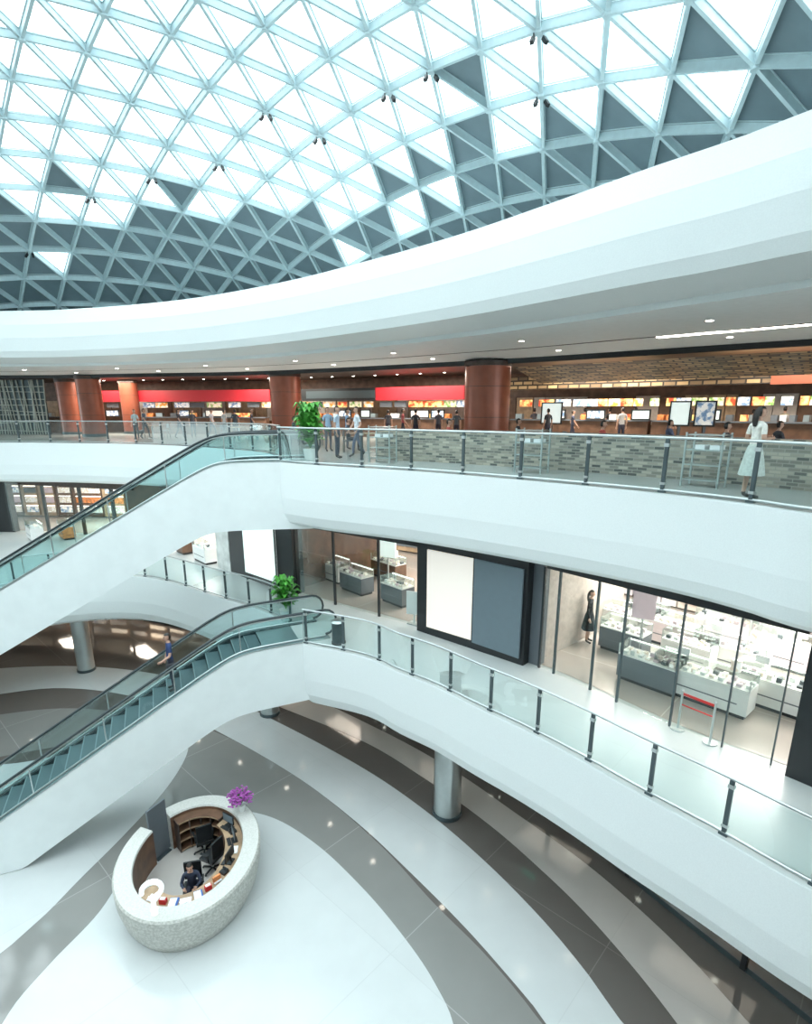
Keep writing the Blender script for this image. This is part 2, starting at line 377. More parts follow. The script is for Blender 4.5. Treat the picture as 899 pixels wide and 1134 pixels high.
    if bag:
        b.box((.27,-.02,pz-.12),(.09,.26,.2),cloth(bag)); b.tube([(.27,-.1,pz-.03),(.22,-.05,pz+.2),(.15,0,pz+.5),(.22,.05,pz+.2),(.27,.08,pz-.03)],.008,cloth(bag),5)
    b.xform(loc,heading,h/1.75); return b.obj(name)

# ------------------------------------------------ GROUND FLOOR
g=MB(); g.prism([(-45,-14),(24,-14),(24,45),(-45,45)],-0.3,0.0,'fdark'); g.obj('floor')
def inlay(name,px,m,z1,cl=True):
    pts=[S(*p,0) for p in px]+[]
    c=spline(pts+[pts[0]],150)[:-1]
    b=MB(); b.prism(c,0.0,z1,m); return b.obj(name)
inlay('floor_inlay_gray',[(215,800),(290,835),(350,875),(420,935),(480,1000),(540,1060),(600,1134),(660,1230),(300,1600),(-300,1400),(-300,1100),(-100,1000),(50,930),(150,860)],'fgray',0.003)
inlay('floor_inlay_white',[(240,893),(300,905),(350,935),(400,982),(445,1035),(482,1090),(505,1150),(510,1300),(300,1500),(0,1400),(-20,1200),(8,1125),(55,1068),(110,1010),(150,950),(195,905)],'fwhite',0.006)
inlay('floor_inlay_white',[(208,812),(207,835),(185,872),(140,922),(90,972),(40,1022),(-30,1075),(-200,1150),(-500,1100),(-400,900),(-100,850),(20,845),(120,822),(180,808)],'fwhite',0.006)
inlay('floor_inlay_white',[(222,800),(280,831),(340,868),(400,915),(450,962),(510,1022),(560,1078),(605,1134),(660,1230),(780,1240),(690,1134),(650,1078),(600,1018),(540,957),(480,905),(420,862),(360,827),(300,796),(250,772),(180,748),(90,738),(-20,742),(-120,760),(-60,775),(60,762),(150,772)],'fwhite',0.008)
inlay('floor_inlay_white',[(300,779),(400,820),(470,862),(540,912),(600,964),(650,1013),(700,1070),(750,1134),(810,1220),(920,1230),(830,1134),(765,1062),(700,1000),(640,950),(570,900),(500,852),(420,808),(330,768)],'fcream',0.007)
inlay('floor_inlay_gray',[(-60,800),(60,785),(140,790),(190,805),(110,818),(0,838),(-100,850),(-200,830)],'fgray',0.010)

# ------------------------------------------------ SLABS
def fascia(b,c,z,th,m='whitef'):
    prof=[(0.35,0.0),(0.02,0.0),(0,-0.03),(0,-th*.55),(0.05,-th*.8),(0.16,-th*.94),(0.34,-th),(0.9,-th)]
    for (o1,h1),(o2,h2) in zip(prof,prof[1:]): b.strip(offset(c,o1),z+h1,offset(c,o2),z+h2,m,abs(h1)>.01)
T3=2.08; T2=2.15
E3r=resample(E3all,150); E2r=resample(E2all,150)
b=MB(); b.strip(E3r,Z3+.002,resample(B3,150),Z3+.002,'f3'); fascia(b,E3r,Z3,T3); b.strip(offset(E3r,.5),Z3-T3+.01,resample(offset(B3,-1),150),Z3-T3+.01,'soffit'); b.obj('balcony_slab')
b=MB(); b.strip(E2r,Z2+.002,resample([p for p in B2],150),Z2+.002,'f2'); fascia(b,E2r,Z2,T2); b.strip(offset(E2r,.5),Z2-T2+.01,resample(B2,150),Z2-T2+.01,'soffit'); b.obj('balcony_slab')
b=MB(); prof=[(1.6,16.95),(0.35,16.9),(0.05,16.8),(-.12,16.2),(-.16,15.6),(-.08,15.0),(0.05,14.72),(1.25,14.52),(1.3,14.62),(1.5,14.62),(1.5,14.42)]
for (o1,z1),(o2,z2) in zip(prof,prof[1:]): b.strip(offset(E4,o1),z1,offset(E4,o2),z2,'whitef',z1>14.8)
b.strip(offset(E4,1.6),16.95,offset(E4,14),16.95,'soffit'); b.obj('trim_fascia')
def lerpc(c1,c2,t): return [(a[0]+(q[0]-a[0])*t,a[1]+(q[1]-a[1])*t) for a,q in zip(c1,c2)]
b=MB(); R4=offset(E4,1.5); Ca=lerpc(R4,C3,.62);Cb=lerpc(R4,C3,.645)
b.strip(R4,14.42,Ca,14.40,'soffit'); b.strip(Ca,14.40,Ca,14.55,'black'); b.strip(Ca,14.55,Cb,14.55,'black'); b.strip(Cb,14.55,Cb,14.40,'black'); b.strip(Cb,14.40,C3,14.32,'soffit')
b.strip(C3,14.32,offset(C3,.05),14.12,'black'); b.strip(C3,14.25,resample(B3,110),14.25,'dbrown'); b.obj('ceiling')
b=MB(); c0=[p for p in C3 if p[0]>4.0]; c1=offset(c0,.6); c2=offset(c0,3.6)
b.strip(c1,14.02,c2,13.45,'slat')
b.obj('ceiling_feature')
b=MB(); a=S(728,374,14.39);d=S(905,359,14.39); b.beam((*a,14.395),(*d,14.395),.22,.03,'lamp'); b.obj('linear_ceiling_lamp')
# opposite side of the atrium (behind the viewpoint)
rw=spline([(17,1),(16,-8),(8,-13),(-12,-13.5),(-30,-12),(-40,0),(-42,20),(-42,34)],60)
b=MB(); b.strip(rw,0,rw,3.2,'beige'); b.strip(rw,3.2,rw,5.3,'whitef'); b.strip(rw,5.3,rw,8.5,'rear'); b.strip(rw,8.5,rw,10.6,'whitef'); b.strip(rw,10.6,rw,14.6,'rear'); b.strip(rw,14.6,rw,17,'whitef'); b.obj('wall_rear')

# ------------------------------------------------ back wall, level 3 food court
b=MB(); b.strip(B3,Z3,B3,14.3,'brown'); b.obj('wall_back')
def panel(b,c,px0,px1,py,z0,z1,m,off=-0.1,th=0.08,frame=None):
    c=offset(c,off)
    a=hit(px0,py,c);d=hit(px1,py,c)
    if not a or not d: return
    A=Vector(a[1]);D=Vector(d[1]);dr=(D-A);L=dr.length;dr.normalize(); n=Vector((dr.y,-dr.x))
    if n.dot(A)<0: n=-n
    mid=(A+D)/2; rz=math.atan2(dr.y,dr.x)
    b.box((mid.x,mid.y,(z0+z1)/2),(L,th,z1-z0),m,rz)
    if frame:
        q=mid-n*(th*.5)
        for zz in(z0,z1): b.box((q.x,q.y,zz),(L+.06,th*.8,.06),frame,rz)
        for s in(-1,1):
            e=q+dr*(s*L/2); b.box((e.x,e.y,(z0+z1)/2),(.06,th*.8,z1-z0),frame,rz)
B3f=offset(B3,-2.2)
for a,d in((-30,70),(160,296),(336,512),(568,720),(725,960)):
    b=MB(); panel(b,B3f,a,d,460,Z3,Z3+1.1,'brown',0,.5); panel(b,B3f,a,d,460,Z3+1.1,Z3+1.16,'gray',-.05,.7)
    x=a+4
    while x<d-8: panel(b,B3f,x,x+7,460,Z3+1.17,Z3+1.42,random.choice(['steel','orange','paper','gray','food']),0,.3); x+=random.choice([10,16,24])
    b.obj('food_counter')
for a,d,m in((108,300,'red'),(418,516,'red'),(336,418,'black')):
    b=MB(); panel(b,B3f,a,d,435,Z3+2.2,Z3+2.95,m,0,.5)
    if m=='black': panel(b,B3f,a+3,d-3,435,Z3+2.35,Z3+2.8,'dsteel',-.28,.04)
    b.obj('stall_canopy')
b=MB()
for a,d in((560,690),(690,860)):
    panel(b,B3f,a,d,425,Z3+2.65,Z3+3.3,'slat',0,.4)
panel(b,B3f,855,960,420,Z3+2.6,Z3+3.4,'redcol',-.2,.3); b.obj('stall_header')
b=MB(); x=118
while x<930:
    w=random.choice([10,13,16]); 
    if not(298<x<334 or 512<x<566):
        panel(b,B3f,x,x+w,445,Z3+1.80,Z3+2.14,random.choice(['menu','food','menu','food3','food2','gray']) if x<590 else random.choice(['food','food3','food2','menu']),0,.08)
    x+=w+random.choice([1,3,8])
b.obj('menu_board')
b=MB(); x=-20
while x<940:
    w=random.choice([12,18,26]); panel(b,B3,x,x+w,455,Z3+.9,Z3+2.3,random.choice(['beige','brown','tan','beige','tan']),-.15,.1); x+=w+1
for x in(118,196,228,375,400,455,478,606,650,700,752,778): panel(b,B3f,x,x+random.choice([10,14,20]),458,Z3+1.2,Z3+1.62,random.choice(['poster2','menu','poster','menu']),-.5,.08,'black')
b.obj('stall_back_wall')
for x,m in((600,'poster2'),(742,'poster2'),(770,'menu')):
    b=MB(); panel(b,offset(B3,-4.5),x,x+22,460,Z3+1.0,Z3+1.95,m,0,.08,'black')
    h_=hit(x+11,460,offset(B3,-4.5)); b.box((h_[1][0],h_[1][1],Z3+.5),(.1,.1,1.0),'black'); b.box((h_[1][0],h_[1][1],Z3+.02),(.5,.4,.04),'black'); b.obj('advert_screen')
b=MB()
lc=offset(B3,-5)
panel(b,lc,-25,52,450,Z3,Z3+3.6,'dsteel',0,.06)
for k in range(26):
    x=-25+k*3; h1=hit(x,450,lc); h2=hit(x+random.uniform(-6,6),450,lc)
    if h1 and h2: b.beam((h1[1][0],h1[1][1]-.12,Z3),(h2[1][0],h2[1][1]-.12,Z3+3.6),.06,.06,'lattice')
for k in range(8):
    h1=hit(-25,450,lc);h2=hit(52,450,lc); b.beam((h1[1][0],h1[1][1]-.12,Z3+.3+k*.42+random.uniform(-.2,.2)),(h2[1][0],h2[1][1]-.12,Z3+.3+k*.42+random.uniform(-.2,.2)),.05,.05,'lattice')
b.obj('lattice_screen')
for px,Y,d in((540,26,2.0),(315.5,33.8,1.75),(97,36.5,1.4),(141,41,1.2),(74,40,1.5)):
    u=(px-PPX)/F; x=u*Y/1.05; b=MB(); b.cyl((x,Y,Z3),d/2,14.25-Z3,'redcol',40); b.cyl((x,Y,Z3),d/2+.03,.18,'dsteel',40); b.cyl((x,Y,14.05),d/2+.04,.2,'dbrown',40)
    for zz in(1.3,2.6): b.cyl((x,Y,Z3+zz),d/2+.006,.02,'dbrown',40)
    b.obj('round_column')
lw=offset(E3,2.6); lw=[p for p in lw if p[1]>6 and p[0]>-1.2]
b=MB(); b.strip(lw,Z3,lw,Z3+1.02,'mosaic'); lo=offset(lw,.25); b.strip(lw,Z3+1.02,lo,Z3+1.02,'gray'); b.strip(lo,Z3,lo,Z3+1.02,'mosaic'); b.obj('mosaic_partition')

def chair(x,y,z,rz,m='gray'):
    b=MB()
    for i,j in((-.2,-.2),(.2,-.2),(.2,.2),(-.2,.2)): b.beam((i,j,0),(i*.9,j*.9,.44 if j<0 else .88),.03,.03,'dsteel',up=(0,1,0))
    b.box((0,0,.46),(.44,.44,.04),m); b.box((0,.19,.74),(.42,.03,.26),m); b.xform((x,y,z),rz); return b.obj('dining_chair')
def table(x,y,z):
    b=MB(); b.box((0,0,.73),(.7,.8,.04),'tan'); b.cyl((0,0,.03),.04,.69,'steel',12); b.cyl((0,0,0),.26,.03,'steel',20); b.xform((x,y,z),0); return b.obj('dining_table')
def shelf_cart(x,y,z,rz,w=.75,h=1.15):
    b=MB()
    for i,j in((-1,-1),(1,-1),(1,1),(-1,1)): b.box((i*w/2,j*.22,h/2),(.035,.035,h),'steel')
    for k in range(4): b.box((0,0,.15+k*(h-.2)/3),(w,.44,.025),'steel')
    for i in(-.2,.1): b.box((i,0,.15+2*(h-.2)/3+.06),(.2,.3,.09),'paper')
    b.xform((x,y,z),rz); return b.obj('tray_return_cart')
for px,off in((588,1.0),(780,1.1),(424,1.2)):
    p=hit(px,520,offset(E3,off+.6)); shelf_cart(p[1][0],p[1][1],Z3,math.atan2(p[2][1],p[2][0]))
dc=[(2.2,19.5),(6.5,16.8),(8.9,14.6),(-1.5,22.5),(4.8,20.8),(9,18),(-4.5,27),(11,15.8),(-9,31),(-15,34)]
for i,(x,y) in enumerate(dc):
    table(x,y,Z3); chair(x-.75,y,Z3,math.pi/2+.0); chair(x+.75,y,Z3,-math.pi/2)

# ------------------------------------------------ RAILINGS
def pts_at(c,s0,s1,step):
    L=length(c); n=max(1,round((s1-s0)/step)); out=[]
    r=resample(c,400)
    for k in range(n+1):
        s=(s0+(s1-s0)*k/n)/L*399; i=min(398,int(s)); t=s-i; out.append((r[i][0]+(r[i+1][0]-r[i][0])*t,r[i][1]+(r[i+1][1]-r[i][1])*t))
    return out
def railing(c,z,h=1.08,step=1.33,post='dsteel',inset=.12):
    co=offset(c,inset); L=length(co); b=MB(); ps=pts_at(co,0.1,L-.1,step)
    r=resample(co,160)
    b.tube([(p[0],p[1],z+h) for p in r],.028,'steel',8)
    b.strip(r,z+.08,r,z+h-.05,'glass',True)
    b.tube([(p[0],p[1],z+.05) for p in r],.03,'steel',6)
    for i,p in enumerate(ps):
        q=ps[min(i+1,len(ps)-1)];q0=ps[max(i-1,0)]; rz=math.atan2(q[1]-q0[1],q[0]-q0[0])
        b.box((p[0],p[1],z+h/2),(.07,.05,h-.04),post,rz); b.box((p[0],p[1],z+.02),(.14,.1,.04),post,rz)
        b.box((p[0],p[1],z+h-.14),(.10,.07,.07),'steel',rz); b.box((p[0],p[1],z+.18),(.10,.07,.05),'steel',rz)
    return b.obj('glass_railing')
railing(E3,Z3,step=1.7); railing(E3L,Z3,step=1.7); railing(E2,Z2); railing(E2L,Z2)

# ------------------------------------------------ ESCALATORS
K=math.tan(math.radians(30))
def escalator(P0,ang,w,H,f1,depth,bot_clamp,flatb=2.2):
    dx,dy=math.cos(ang),math.sin(ang); nx,ny=dy,-dx
    if ny<0: nx,ny=-nx,-ny
    f2=f1+H/K; xe=f2+flatb; x0=-.9
    s_=lambda t:.5*(t+math.sqrt(t*t+.25)); zc=lambda x:-K*(s_(x-f1)-s_(x-f2))
    W=lambda x,y,z:(P0[0]+x*dx+y*nx,P0[1]+x*dy+y*ny,P0[2]+z)
    b=MB(); N=90; xs=[x0+(xe-x0)*i/N for i in range(N+1)]
    zb=lambda x:max(-P0[2]+bot_clamp, zc(x-.35)-depth)
    def surf(y1,f1_,y2,f2_,m,sm=True,xs=xs):
        vs=[W(x,y1,f1_(x)) for x in xs]+[W(x,y2,f2_(x)) for x in xs]; n=len(xs); b.add(vs,[(i,i+1,n+i+1,n+i) for i in range(n-1)],m,sm)
    xc=xs
    top=lambda x:zc(x)+(.02 if x>-.05 else -.06)
    surf(0,top,0,zb,'white',xs=xc)
    surf(w,top,w,zb,'white',xs=xc); surf(0,zb,w,zb,'white',xs=xc)
    b.add([W(x0,0,-.06),W(x0,w,-.06),W(x0,w,zb(x0)),W(x0,0,zb(x0))],[(0,1,2,3)],'white')
    for a,d in((0,.24),(w-.24,w)): surf(a,lambda x:zc(x)+.05,d,lambda x:zc(x)+.05,'deck'); surf(a,lambda x:zc(x)+.05,a,lambda x:zc(x)-.0,'steel')
    for d in(.24,w-.24): surf(d,lambda x:zc(x)+.055,d,lambda x:zc(x)-.42,'skirt')
    surf(.24,lambda x:zc(x)+.01,w-.24,lambda x:zc(x)+.01,'deck',False,[x0,f1*.3,f1*.6]); surf(.24,lambda x:-H+.01,w-.24,lambda x:-H+.01,'deck',False,[f2+flatb*.5,xe])
    x=f1*.6; 
    while x<f2+flatb*.5:
        z0=zc(x+.2)-.05; z1=zc(x+.6)-.05
        b.add([W(x,.25,z0),W(x,w-.25,z0),W(x+.4,w-.25,z0),W(x+.4,.25,z0)],[(0,1,2,3)],'step')
        b.add([W(x+.4,.25,z0),W(x+.4,w-.25,z0),W(x+.4,w-.25,z1),W(x+.4,.25,z1)],[(0,1,2,3)],'riser')
        b.add([W(x+.37,.25,z0+.003),W(x+.37,w-.25,z0+.003),W(x+.4,w-.25,z0+.003),W(x+.4,.25,z0+.003)],[(0,1,2,3)],'deck')
        x+=.4
    hh=.93
    for y in(.14,w-.14):
        gx=[x0+.1+(xe-x0-.2)*i/N for i in range(N+1)]
        surf(y,lambda x:zc(x)+.05,y,lambda x:zc(x)+hh-.03,'eglass',True,gx)
        path=[]
        R=.40
        for k in range(9):
            a=-math.pi/2+ -math.pi*k/8; path.append(W(x0+.1+math.cos(a)*R*.9,y,zc(x0)+hh-R+math.sin(a)*R))
        path+= [W(x,y,zc(x)+hh) for x in gx[2:-2]]
        for k in range(9):
            a=math.pi/2-math.pi*k/8; path.append(W(xe-.1+math.cos(a)*R*.9,y,zc(xe)+hh-R+math.sin(a)*R))
        b.tube(path,.05,'rubber',8,.7)
        for k,sx in enumerate((x0+.1,xe-.1)):
            n=12; sgn=-1 if k==0 else 1
            vs=[W(sx,y,zc(sx)+hh-R)]+[W(sx+sgn*math.cos(-math.pi/2+math.pi*i/n)*R*.85,y,zc(sx)+hh-R+math.sin(-math.pi/2+math.pi*i/n)*R) for i in range(n+1)]
            b.add(vs,[(0,i,i+1) for i in range(1,n+1)],'eglass')
        b.tube([W(x,y,zc(x)+hh-.06) for x in gx],.025,'steel',6)
        b.tube([W(x,y,zc(x)+.08) for x in gx],.03,'steel',6)
        x=x0+.8
        while x<xe: b.beam(W(x,y,zc(x)+.05),W(x,y,zc(x)+hh-.05),.02,.03,'steel'); x+=1.9
    b.obj('escalator'); return W,zc
W3,zc3=escalator((-4.0,18.25,Z3),math.radians(180+5.5),1.85,Z3-Z2,2.15,2.2,Z2-1.8)
W2,zc2=escalator((-3.2,15.95,Z2),math.radians(180+24),1.8,Z2,1.9,1.95,0.02)

# ------------------------------------------------ LEVEL 2 STOREFRONTS
sf=MB()
def sp(px0,px1,py,z0,z1,m,off=0,th=.2,frame=None,b=None): panel(b or sf,S2,px0,px1,py,z0,z1,m,off,th,frame)
TOP=Z3-T3
sp(244,258,620,Z2,TOP,'marble',0,.3); sp(258,311,620,Z2,TOP,'black',0,.25); sp(311,331,640,Z2,TOP,'black',.1,.5)
sp(331,467,660,TOP-.45,TOP,'black',0,.3); sp(467,586,700,Z2,TOP,'black',0,.5); sp(586,600,720,Z2,TOP,'gray',.2,.3)
sp(600,886,760,TOP-.3,TOP,'black',0,.25); sp(884,960,800,Z2,TOP,'black',0,.4)
sp(150,188,620,Z2,TOP,'brown',.2,.3); sp(188,246,615,TOP-.5,TOP,'dbrown',0,.3)
for x in(331,372,420,466,600,617,660,692,757,822,884):
    sp(x-1.0,x+1.0,690,Z2,TOP-.3,'dsteel' if x>600 else 'black',0,.06)
sp(-40,14,560,Z2,TOP,'black',0,.4); sp(14,150,560,TOP-.4,TOP,'dbrown',0,.3)
for x in(50,90,125): sp(x,x+3,570,Z2,TOP,'black',0,.1)
sf.obj('wall_storefront')
for i,(a,d) in enumerate(((332,466),(601,756),(760,884),(14,150))):
    b=MB(); sp(a,d,690,Z2+.05,TOP-.3,'sglass',0,.02,None,b); b.obj('window_%d'%(i+1))
b=MB(); sp(270,305,610,Z2+.3,TOP-.25,'poster2',-.19,.05,'black',b); b.obj('light_box_poster')
b=MB(); sp(473,523,665,Z2+.28,TOP-.42,'poster',-.32,.06,None,b); b.obj('advert_poster')
b=MB(); sp(524.5,578,665,Z2+.22,TOP-.42,'slate',-.32,.06,None,b); b.obj('advert_poster')
b=MB(); b.strip(offset(S2,.2),Z2+.012,resample(B2,120),Z2+.012,'shopfl'); b.obj('floor_shop')
b=MB(); b.strip(B2,Z2,B2,TOP,'beige'); b.obj('wall_shop_back')
b=MB()
sb=offset(B2,-.4); x=-30
while x<900:
    w=random.choice([16,22,30])
    panel(b,sb,x,x+w,640,Z2+.1,TOP-.5,random.choice(['brown','beige','tan','brown'] if x<600 else ['lav','lav','case','beige']),0,.3)
    for k in range(4):
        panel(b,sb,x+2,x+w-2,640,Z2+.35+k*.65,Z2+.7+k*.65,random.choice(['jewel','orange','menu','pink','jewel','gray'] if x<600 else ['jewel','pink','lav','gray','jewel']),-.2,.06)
        panel(b,sb,x+2,x+w-2,640,Z2+.76+k*.65,Z2+.80+k*.65,'strip',-.2,.06)
    x+=w+2
b.obj('display_shelving')
def wallseg(name,p,q,z0,z1,m,th=.15):
    b=MB(); b.box(((p[0]+q[0])/2,(p[1]+q[1])/2,(z0+z1)/2),(math.dist(p,q),th,z1-z0),m,math.atan2(q[1]-p[1],q[0]-p[0])); return b.obj(name)
for i,(px) in enumerate((320,590)):
    h_=hit(px,680,S2); p=h_[1]; n=(h_[2][1],-h_[2][0]); wallseg('wall_partition_%d'%(i+1),(p[0]+n[0]*.4,p[1]+n[1]*.4),(p[0]+n[0]*5.2,p[1]+n[1]*5.2),Z2,TOP,'brown' if i==0 else 'beige')
def case(x,y,rz,L=1.6,D=.6,H=1.0,base='case',name='display_case',z=Z2+.012):
    b=MB(); b.box((0,0,.05),(L-.1,D-.1,.1),'black'); b.box((0,0,.1+(H-.4)/2),(L,D,H-.4),base)
    b.box((0,0,H-.28),(L,D,.03),'case'); b.box((0,D/2-.04,H-.03),(L-.04,.03,.02),'strip'); b.box((0,-D/2-.003,.35),(L*.8,.006,.03),'gray')
    for r_ in(-.14,.1):
        for i in range(int(L/.2)):
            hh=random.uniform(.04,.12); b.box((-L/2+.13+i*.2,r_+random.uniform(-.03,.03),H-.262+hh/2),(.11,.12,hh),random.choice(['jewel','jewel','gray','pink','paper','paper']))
    for sx in(-1,1):
        b.box((sx*(L/2-.01),0,H-.15),(.015,D,.28),'sglass')
        for sy in(-1,1): b.box((sx*(L/2-.01),sy*(D/2-.01),H-.15),(.02,.02,.3),'steel')
    for sy in(-1,1): b.box((0,sy*(D/2-.01),H-.15),(L,.012,.28),'sglass')
    b.box((0,0,H),(L,D,.02),'sglass')
    if L>1.5: b.box((L*.3,0,H+.15),(.22,.1,.28),'jewel'); b.box((-L*.25,.05,H+.1),(.3,.04,.18),'paper')
    b.xform((x,y,z),rz); return b.obj(name)
T=math.radians(-48)
for px,py,L,base in((775,775,2.2,'case'),(860,785,1.9,'case'),(718,758,1.5,'gray'),(690,722,1.3,'gray'),(745,715,1.4,'casep'),(806,742,1.8,'case'),(680,698,1.2,'case'),(865,738,1.4,'casep'),(760,738,1.3,'case'),(800,712,1.6,'casep'),(715,700,1.1,'case'),(850,716,1.5,'case'),(640,690,1.0,'gray'),(395,655,1.4,'gray'),(440,668,1.2,'gray'),(372,643,1.2,'case'),(430,640,1.6,'brown'),(228,622,1.4,'case'),(205,612,1.0,'brown'),(40,598,1.5,'case'),(75,596,1.2,'orange')):
    x,y=S(px,py,Z2); case(x,y,T,L,.62,1.0,base)
for px,py,w,m in((706,703,.6,'pink'),(825,698,1.5,'pink'),(430,622,.7,'poster2'),(660,650,.7,'poster')):
    x,y=S(px,py+30,Z2); b=MB(); b.box((0,0,1.7),(w,.05,.8),m); b.box((0,0,.65),(.05,.05,1.3),'steel'); b.box((0,0,.015),(.4,.3,.03),'steel'); b.xform((x,y,Z2+.012),T*.6); b.obj('shop_sign_panel')
x,y=S(458,690,Z2); b=MB(); b.box((0,0,.75),(.5,.04,.8),'paper',.3); b.box((0,.05,.4),(.06,.06,.8),'steel'); b.box((0,0.03,.02),(.4,.3,.04),'steel'); b.xform((x,y-.1,Z2),-.6); b.obj('poster_stand')
x,y=S(770,812,Z2); b=MB()
for i in(-.35,.35): b.cyl((i,0,0),.15,.03,'steel',20); b.cyl((i,0,.03),.025,.9,'steel',12); b.sphere((i,0,.95),(.035,.035,.035),'steel',10,8)
b.box((0,0,.88),(.7,.01,.06),'redtape'); b.box((0,0,.62),(.7,.01,.03),'redtape'); b.xform((x-.1,y-.1,Z2),-.9); b.obj('queue_barrier')
x,y=S(375,712,Z2); b=MB(); b.cyl((x,y,Z2),.2,.7,'dsteel',20); b.cyl((x,y,Z2+.7),.22,.06,'steel',20,.16); b.cyl((x,y,Z2),.22,.05,'black',20); b.obj('litter_bin')

# ------------------------------------------------ LEVEL 1 storefronts
b=MB(); b.strip(B1,0,B1,Z2-2.1,'brown'); b.obj('wall_ground_shops')
b=MB(); b.strip(offset(S1,.1),.012,B1,.012,'fdark'); b.obj('floor_shop')
b=MB(); b.strip(S1,Z2-2.75,S1,Z2-2.1,'black'); b.strip(S1,.0,S1,.16,'dsteel')
for p in pts_at(S1,0,length(S1),3.0): b.box((p[0],p[1],1.6),(.12,.12,3.1),'black',.7)
b.obj('wall_storefront_ground')
S1r=[p for p in S1 if p[0]>-2.5]; S1l=[p for p in S1 if p[0]<=-2.3]
b=MB(); b.strip(S1r,.16,S1r,Z2-2.75,'tglass'); b.obj('window_5')
b=MB(); b.strip(S1l,.16,S1l,Z2-2.75,'sglass'); b.obj('window_6')
b=MB(); o=offset(B1,-.5); ps=pts_at(o,0,length(o),1.6)
for p,q in zip(ps,ps[1:]):
    rz=math.atan2(q[1]-p[1],q[0]-p[0]); m=((p[0]+q[0])/2,(p[1]+q[1])/2)
    b.box((m[0]+.2*math.sin(rz)*-1,m[1]+.25,1.4),(1.5,.1,2.8),random.choice(['brown','tan','brown','beige']),rz)
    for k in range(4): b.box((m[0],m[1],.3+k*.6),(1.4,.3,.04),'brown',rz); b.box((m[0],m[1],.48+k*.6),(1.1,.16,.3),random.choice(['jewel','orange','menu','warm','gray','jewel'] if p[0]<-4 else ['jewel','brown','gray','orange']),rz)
b.obj('display_shelving')
for px,py,d in((495,900,.85),(299,790,.75),(96,742,.75)):
    x,y=S(px,py,0); b=MB(); b.cyl((x,y,0.008),d/2,Z2-2.16,'steel',32); b.cyl((x,y,0.008),d/2+.04,.12,'dsteel',32); b.obj('steel_column')
b=MB(); h_=hit(588,925,offset(S1,-.3)); b.box((h_[1][0],h_[1][1],2.75),(.5,.05,.2),'green',-.8); b.box((h_[1][0],h_[1][1],3.0),(.03,.03,.3),'steel'); b.obj('exit_sign')

# ------------------------------------------------ downlights
b=MB()
def dl(x,y,z,r=.07): b.cyl((x,y,z-.02),r,.015,'lamp',12,smooth=False); b.cyl((x,y,z-.008),r+.03,.01,'steel',12,smooth=False)
for c,off,z,st in((E2r,1.2,Z2-T2+.01,3.0),(E2r,2.6,Z2-T2+.01,3.0),(E3r,1.3,Z3-T3+.01,2.6),(E3r,4.0,Z3-T3+.01,2.2)):
    for p in pts_at(offset(c,off),1,length(c)-1,st): dl(p[0],p[1],z,.09)
for off in(1.4,2.8,4.2):
    for p in pts_at(offset(S2,off),1,length(S2)-1,1.5): dl(p[0],p[1],TOP+.01,.07)
for t in(.3,.8):
    for p in pts_at(lerpc(R4,C3,t),2,length(C3)-8,5.5): dl(p[0],p[1],14.37,.09)
for o_ in(.3,5.0):
    for p in pts_at(offset(C3,o_),2,length(C3)-8,1.6): dl(p[0],p[1],14.24,.07)
b.obj('downlight_array')

# ------------------------------------------------ DOME
CX,CY,RD,ZR,HD=-12.0,12.0,26.0,16.2,9.2
dz=lambda x,y:ZR+HD*(1-((x-CX)**2+(y-CY)**2)/RD**2)
A=1.92; rot=math.radians(14); nodes={}
def gp(i,j):
    x=A*(i+j*.5); y=A*j*math.sqrt(3)/2; return CX+x*math.cos(rot)-y*math.sin(rot),CY+x*math.sin(rot)+y*math.cos(rot)
N=20; ins=lambda k:math.hypot(nodes[k][0]-CX,nodes[k][1]-CY)<RD+1.0
for i in range(-N,N+1):
    for j in range(-N,N+1): x,y=gp(i,j); nodes[(i,j)]=(x,y,dz(x,y))
bm=MB();pd=MB();pg=MB(); 
for k in list(nodes):
    i,j=k
    for q in((i+1,j),(i,j+1),(i-1,j+1)):
        if q in nodes and ins(k) and ins(q): bm.beam(nodes[k],nodes[q],.10,.22,'beam')
    for tri in(((i,j),(i+1,j),(i,j+1)),((i+1,j),(i+1,j+1),(i,j+1))):
        if all(t in nodes and ins(t) for t in tri):
            P=[nodes[t] for t in tri]; cx=sum(p[0] for p in P)/3; cy=sum(p[1] for p in P)/3; r=math.hypot(cx-CX,cy-CY)
            th=18.3+random.uniform(-1.3,1.3)
            P=[(p[0],p[1],p[2]+.11) for p in P]
            dark=(r>th and not (r<21.5 and random.random()<.14)) or (r>15 and random.random()<.04)
            (pd if dark else pg).add(P,[(0,1,2)],'panel' if dark else 'skyglass')
            c=Vector((cx,cy,sum(p[2] for p in P)/3))
            Q=[c+(Vector(p)-c)*.88 for p in P]
            for a_,b_ in((0,1),(1,2),(2,0)): bm.beam(Q[a_],Q[b_],.03,.04,'beam')
for k in nodes:
    if ins(k): p=nodes[k]; bm.cyl((p[0],p[1],p[2]-.15),.12,.25,'beam',8)
bm.obj('roof_lattice'); pd.obj('roof_panel'); pg.obj('skylight_glazing')
b=MB()
for px,py in((322,135),(348,130),(443,112),(475,106),(226,155),(150,182),(604,80),(635,52),(100,215),(30,268)):
    bn=min((k for k in nodes if ins(k) and nodes[k][1]>4),key=lambda k:math.dist(proj(*nodes[k]),(px,py)))
    x,y,z=nodes[bn]; 
    for s in(-.13,.13):
        b.cyl((x+s,y,z-.22),.02,.10,'black',6); b.beam((x+s,y,z-.22),(x+s*1.5,y-.10,z-.38),.10,.10,'black')
b.obj('spotlight_cluster')

